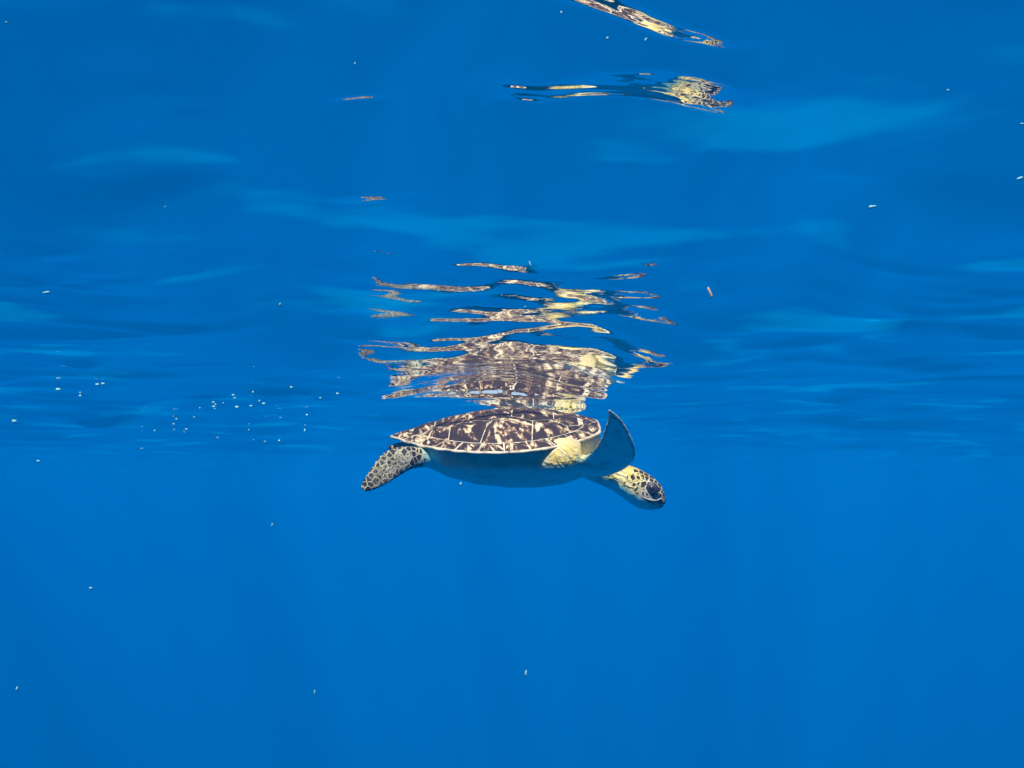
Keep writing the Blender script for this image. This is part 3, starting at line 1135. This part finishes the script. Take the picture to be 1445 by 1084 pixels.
CLUSTER = [(329, 558, 5, 2.5), (331, 562, 6, 3), (334, 575, 8, 3), (301, 568, 5, 2), (304, 571, 3, 2), (301, 574, 5, 2), (303, 577, 3, 2), (315, 569, 3, 2), (357, 554, 4, 3), (366, 566, 4, 2), (372, 570, 5, 2.5),
           (354, 573, 5, 2), (411, 547, 4, 2.5), (249, 592, 4, 2.5), (245, 599, 5, 2.5), (246, 607, 3, 3), (263, 606, 5, 2), (260, 610, 3, 2), (218, 608, 3, 2), (307, 618, 5, 3), (351, 607, 3, 2), (358, 621, 3, 2.5),
           (374, 623, 5, 2), (394, 622, 3, 4), (433, 586, 3, 2.5), (430, 608, 2.5, 4), (452, 562, 4, 2.5), (476, 556, 6, 2.5), (282, 576, 3, 2), (274, 589, 3, 2), (200, 633, 4, 2)]
OWN = {
    (334, 575): 'longest and brightest white dash in the loose cluster of specks left of the turtle',
    (331, 562): 'lower white dash of the stacked pair in the cluster left of the turtle',
    (329, 558): 'upper white dash of the stacked pair in the cluster left of the turtle',
    (357, 554): 'round white speck up and right of the stacked pair in the cluster',
    (411, 547): 'highest speck of the cluster, out towards the mirrored shell',
    (476, 556): 'flat white dash beside the left end of the mirrored shell',
    (452, 562): 'small white dash next left of the one beside the mirrored shell',
    (249, 592): 'upper of two white dashes at the left end of the cluster',
    (245, 599): 'lower of two white dashes at the left end of the cluster',
    (307, 618): 'brightest speck along the bottom of the cluster left of the turtle',
    (218, 608): 'lone speck just left of the cluster of specks',
    (200, 633): 'lowest speck of all, down left of the cluster',
    (394, 622): 'bluish upright speck at the bottom right of the cluster',
    (430, 608): 'thin upright white speck right of the cluster towards the hind flipper',
    (433, 586): 'small bluish speck above the thin upright one right of the cluster',
    (372, 570): 'white dash at the right side of the cluster below the round speck',
}
for i, (a, b, w, h) in enumerate(CLUSTER):
    if (a, b) in OWN:
        speck(a, b, w * 0.85, h * 0.85, 0.1 * math.sin(i * 2.3), OWN[(a, b)], 'specks in the loose cluster left of the turtle', seed=i)
    else:
        speck(a, b, w * 0.75, h * 0.75, 0.1 * math.sin(i * 2.3), 'faint tiny speck among the brighter dashes of the cluster left of the turtle', 'specks in the loose cluster left of the turtle', seed=i)
SINGLE = [
    (65, 413, 11, 4, 0.1, 'bright white speck high above the cluster near the left edge'),
    (395, 430, 4, 5, 0.0, 'small white speck above the cluster, left of the mirrored turtle'),
    (20, 595, 9, 4, -0.1, 'bright flat pale speck closest to the left edge, level with the shell'),
    (54, 651, 6, 3, 0.0, 'lowest pale speck by the left edge below the bright flat one'),
    (82, 550, 6, 3, 0.1, 'pale speck by itself left of the close pair of specks'),
    (137, 543, 4, 2.5, 0.0, 'left speck of the close pair far left of the turtle'),
    (145, 542, 5, 2.5, 0.1, 'right speck of the close pair far left of the turtle'),
    (113, 559, 4, 2, 0.0, 'faint speck just below the close pair of specks'),
    (9, 32, 5, 3, -0.3, 'white speck in the top left corner of the view'),
    (233, 292, 4, 2, 0.0, 'tiny white speck alone in the upper left water'),
    (384, 741, 2.5, 6, -0.3, 'thin upright white speck below and left of the hind flipper'),
    (128, 830, 4, 3.5, 0.0, 'round white speck alone in the lower left water'),
    (650, 683, 3, 6, 0.05, 'upright pale speck close under the belly of the turtle'),
    (742, 950, 3, 8, 0.0, 'faint upright speck low in the middle of the view'),
    (24, 972, 4, 5, 0.0, 'faint speck in the bottom left corner of the view'),
    (444, 977, 2.5, 6, 0.0, 'faint upright speck low in the view, left of the middle'),
    (501, 90, 2.5, 5, 0.0, 'faint upright speck above the small mirrored hind flipper'),
    (792, 18, 3, 6, -0.4, 'pale speck at the top edge left of the topmost reflection'),
    (857, 54, 3, 5, -0.3, 'small speck between the two top reflections, left one'),
    (911, 56, 3, 7, -0.4, 'small slanted speck between the two top reflections, right one'),
    (748, 373, 3, 9, 0.3, 'thin pale sliver just above the streaky mirror image of the shell'),
    (741, 433, 5, 2, 0.4, 'small slanted speck between two streaks of the mirrored shell'),
    (1338, 128, 4, 4, 0.0, 'tiny faint speck in the upper right water'),
    (1231, 292, 11, 5, 0.15, 'broad pale translucent looking flake in the upper right water'),
    (1439, 252, 8, 5, 0.4, 'brightest white flake at the right edge of the view'),
    (1442, 175, 5, 3, 0.0, 'small pale flake at the right edge above the brightest one'),
]
for i, (a, b, w, h, t, lab) in enumerate(SINGLE):
    speck(a, b, w, h, t, lab, seed=50 + i)
speck(1002, 413, 3.2, 20, 0.36, 'slim pinkish sliver right of the mirrored shell streaks', mat=M_FLAKE_PINK, seed=99, name='drifting_sliver', cat='sliver')
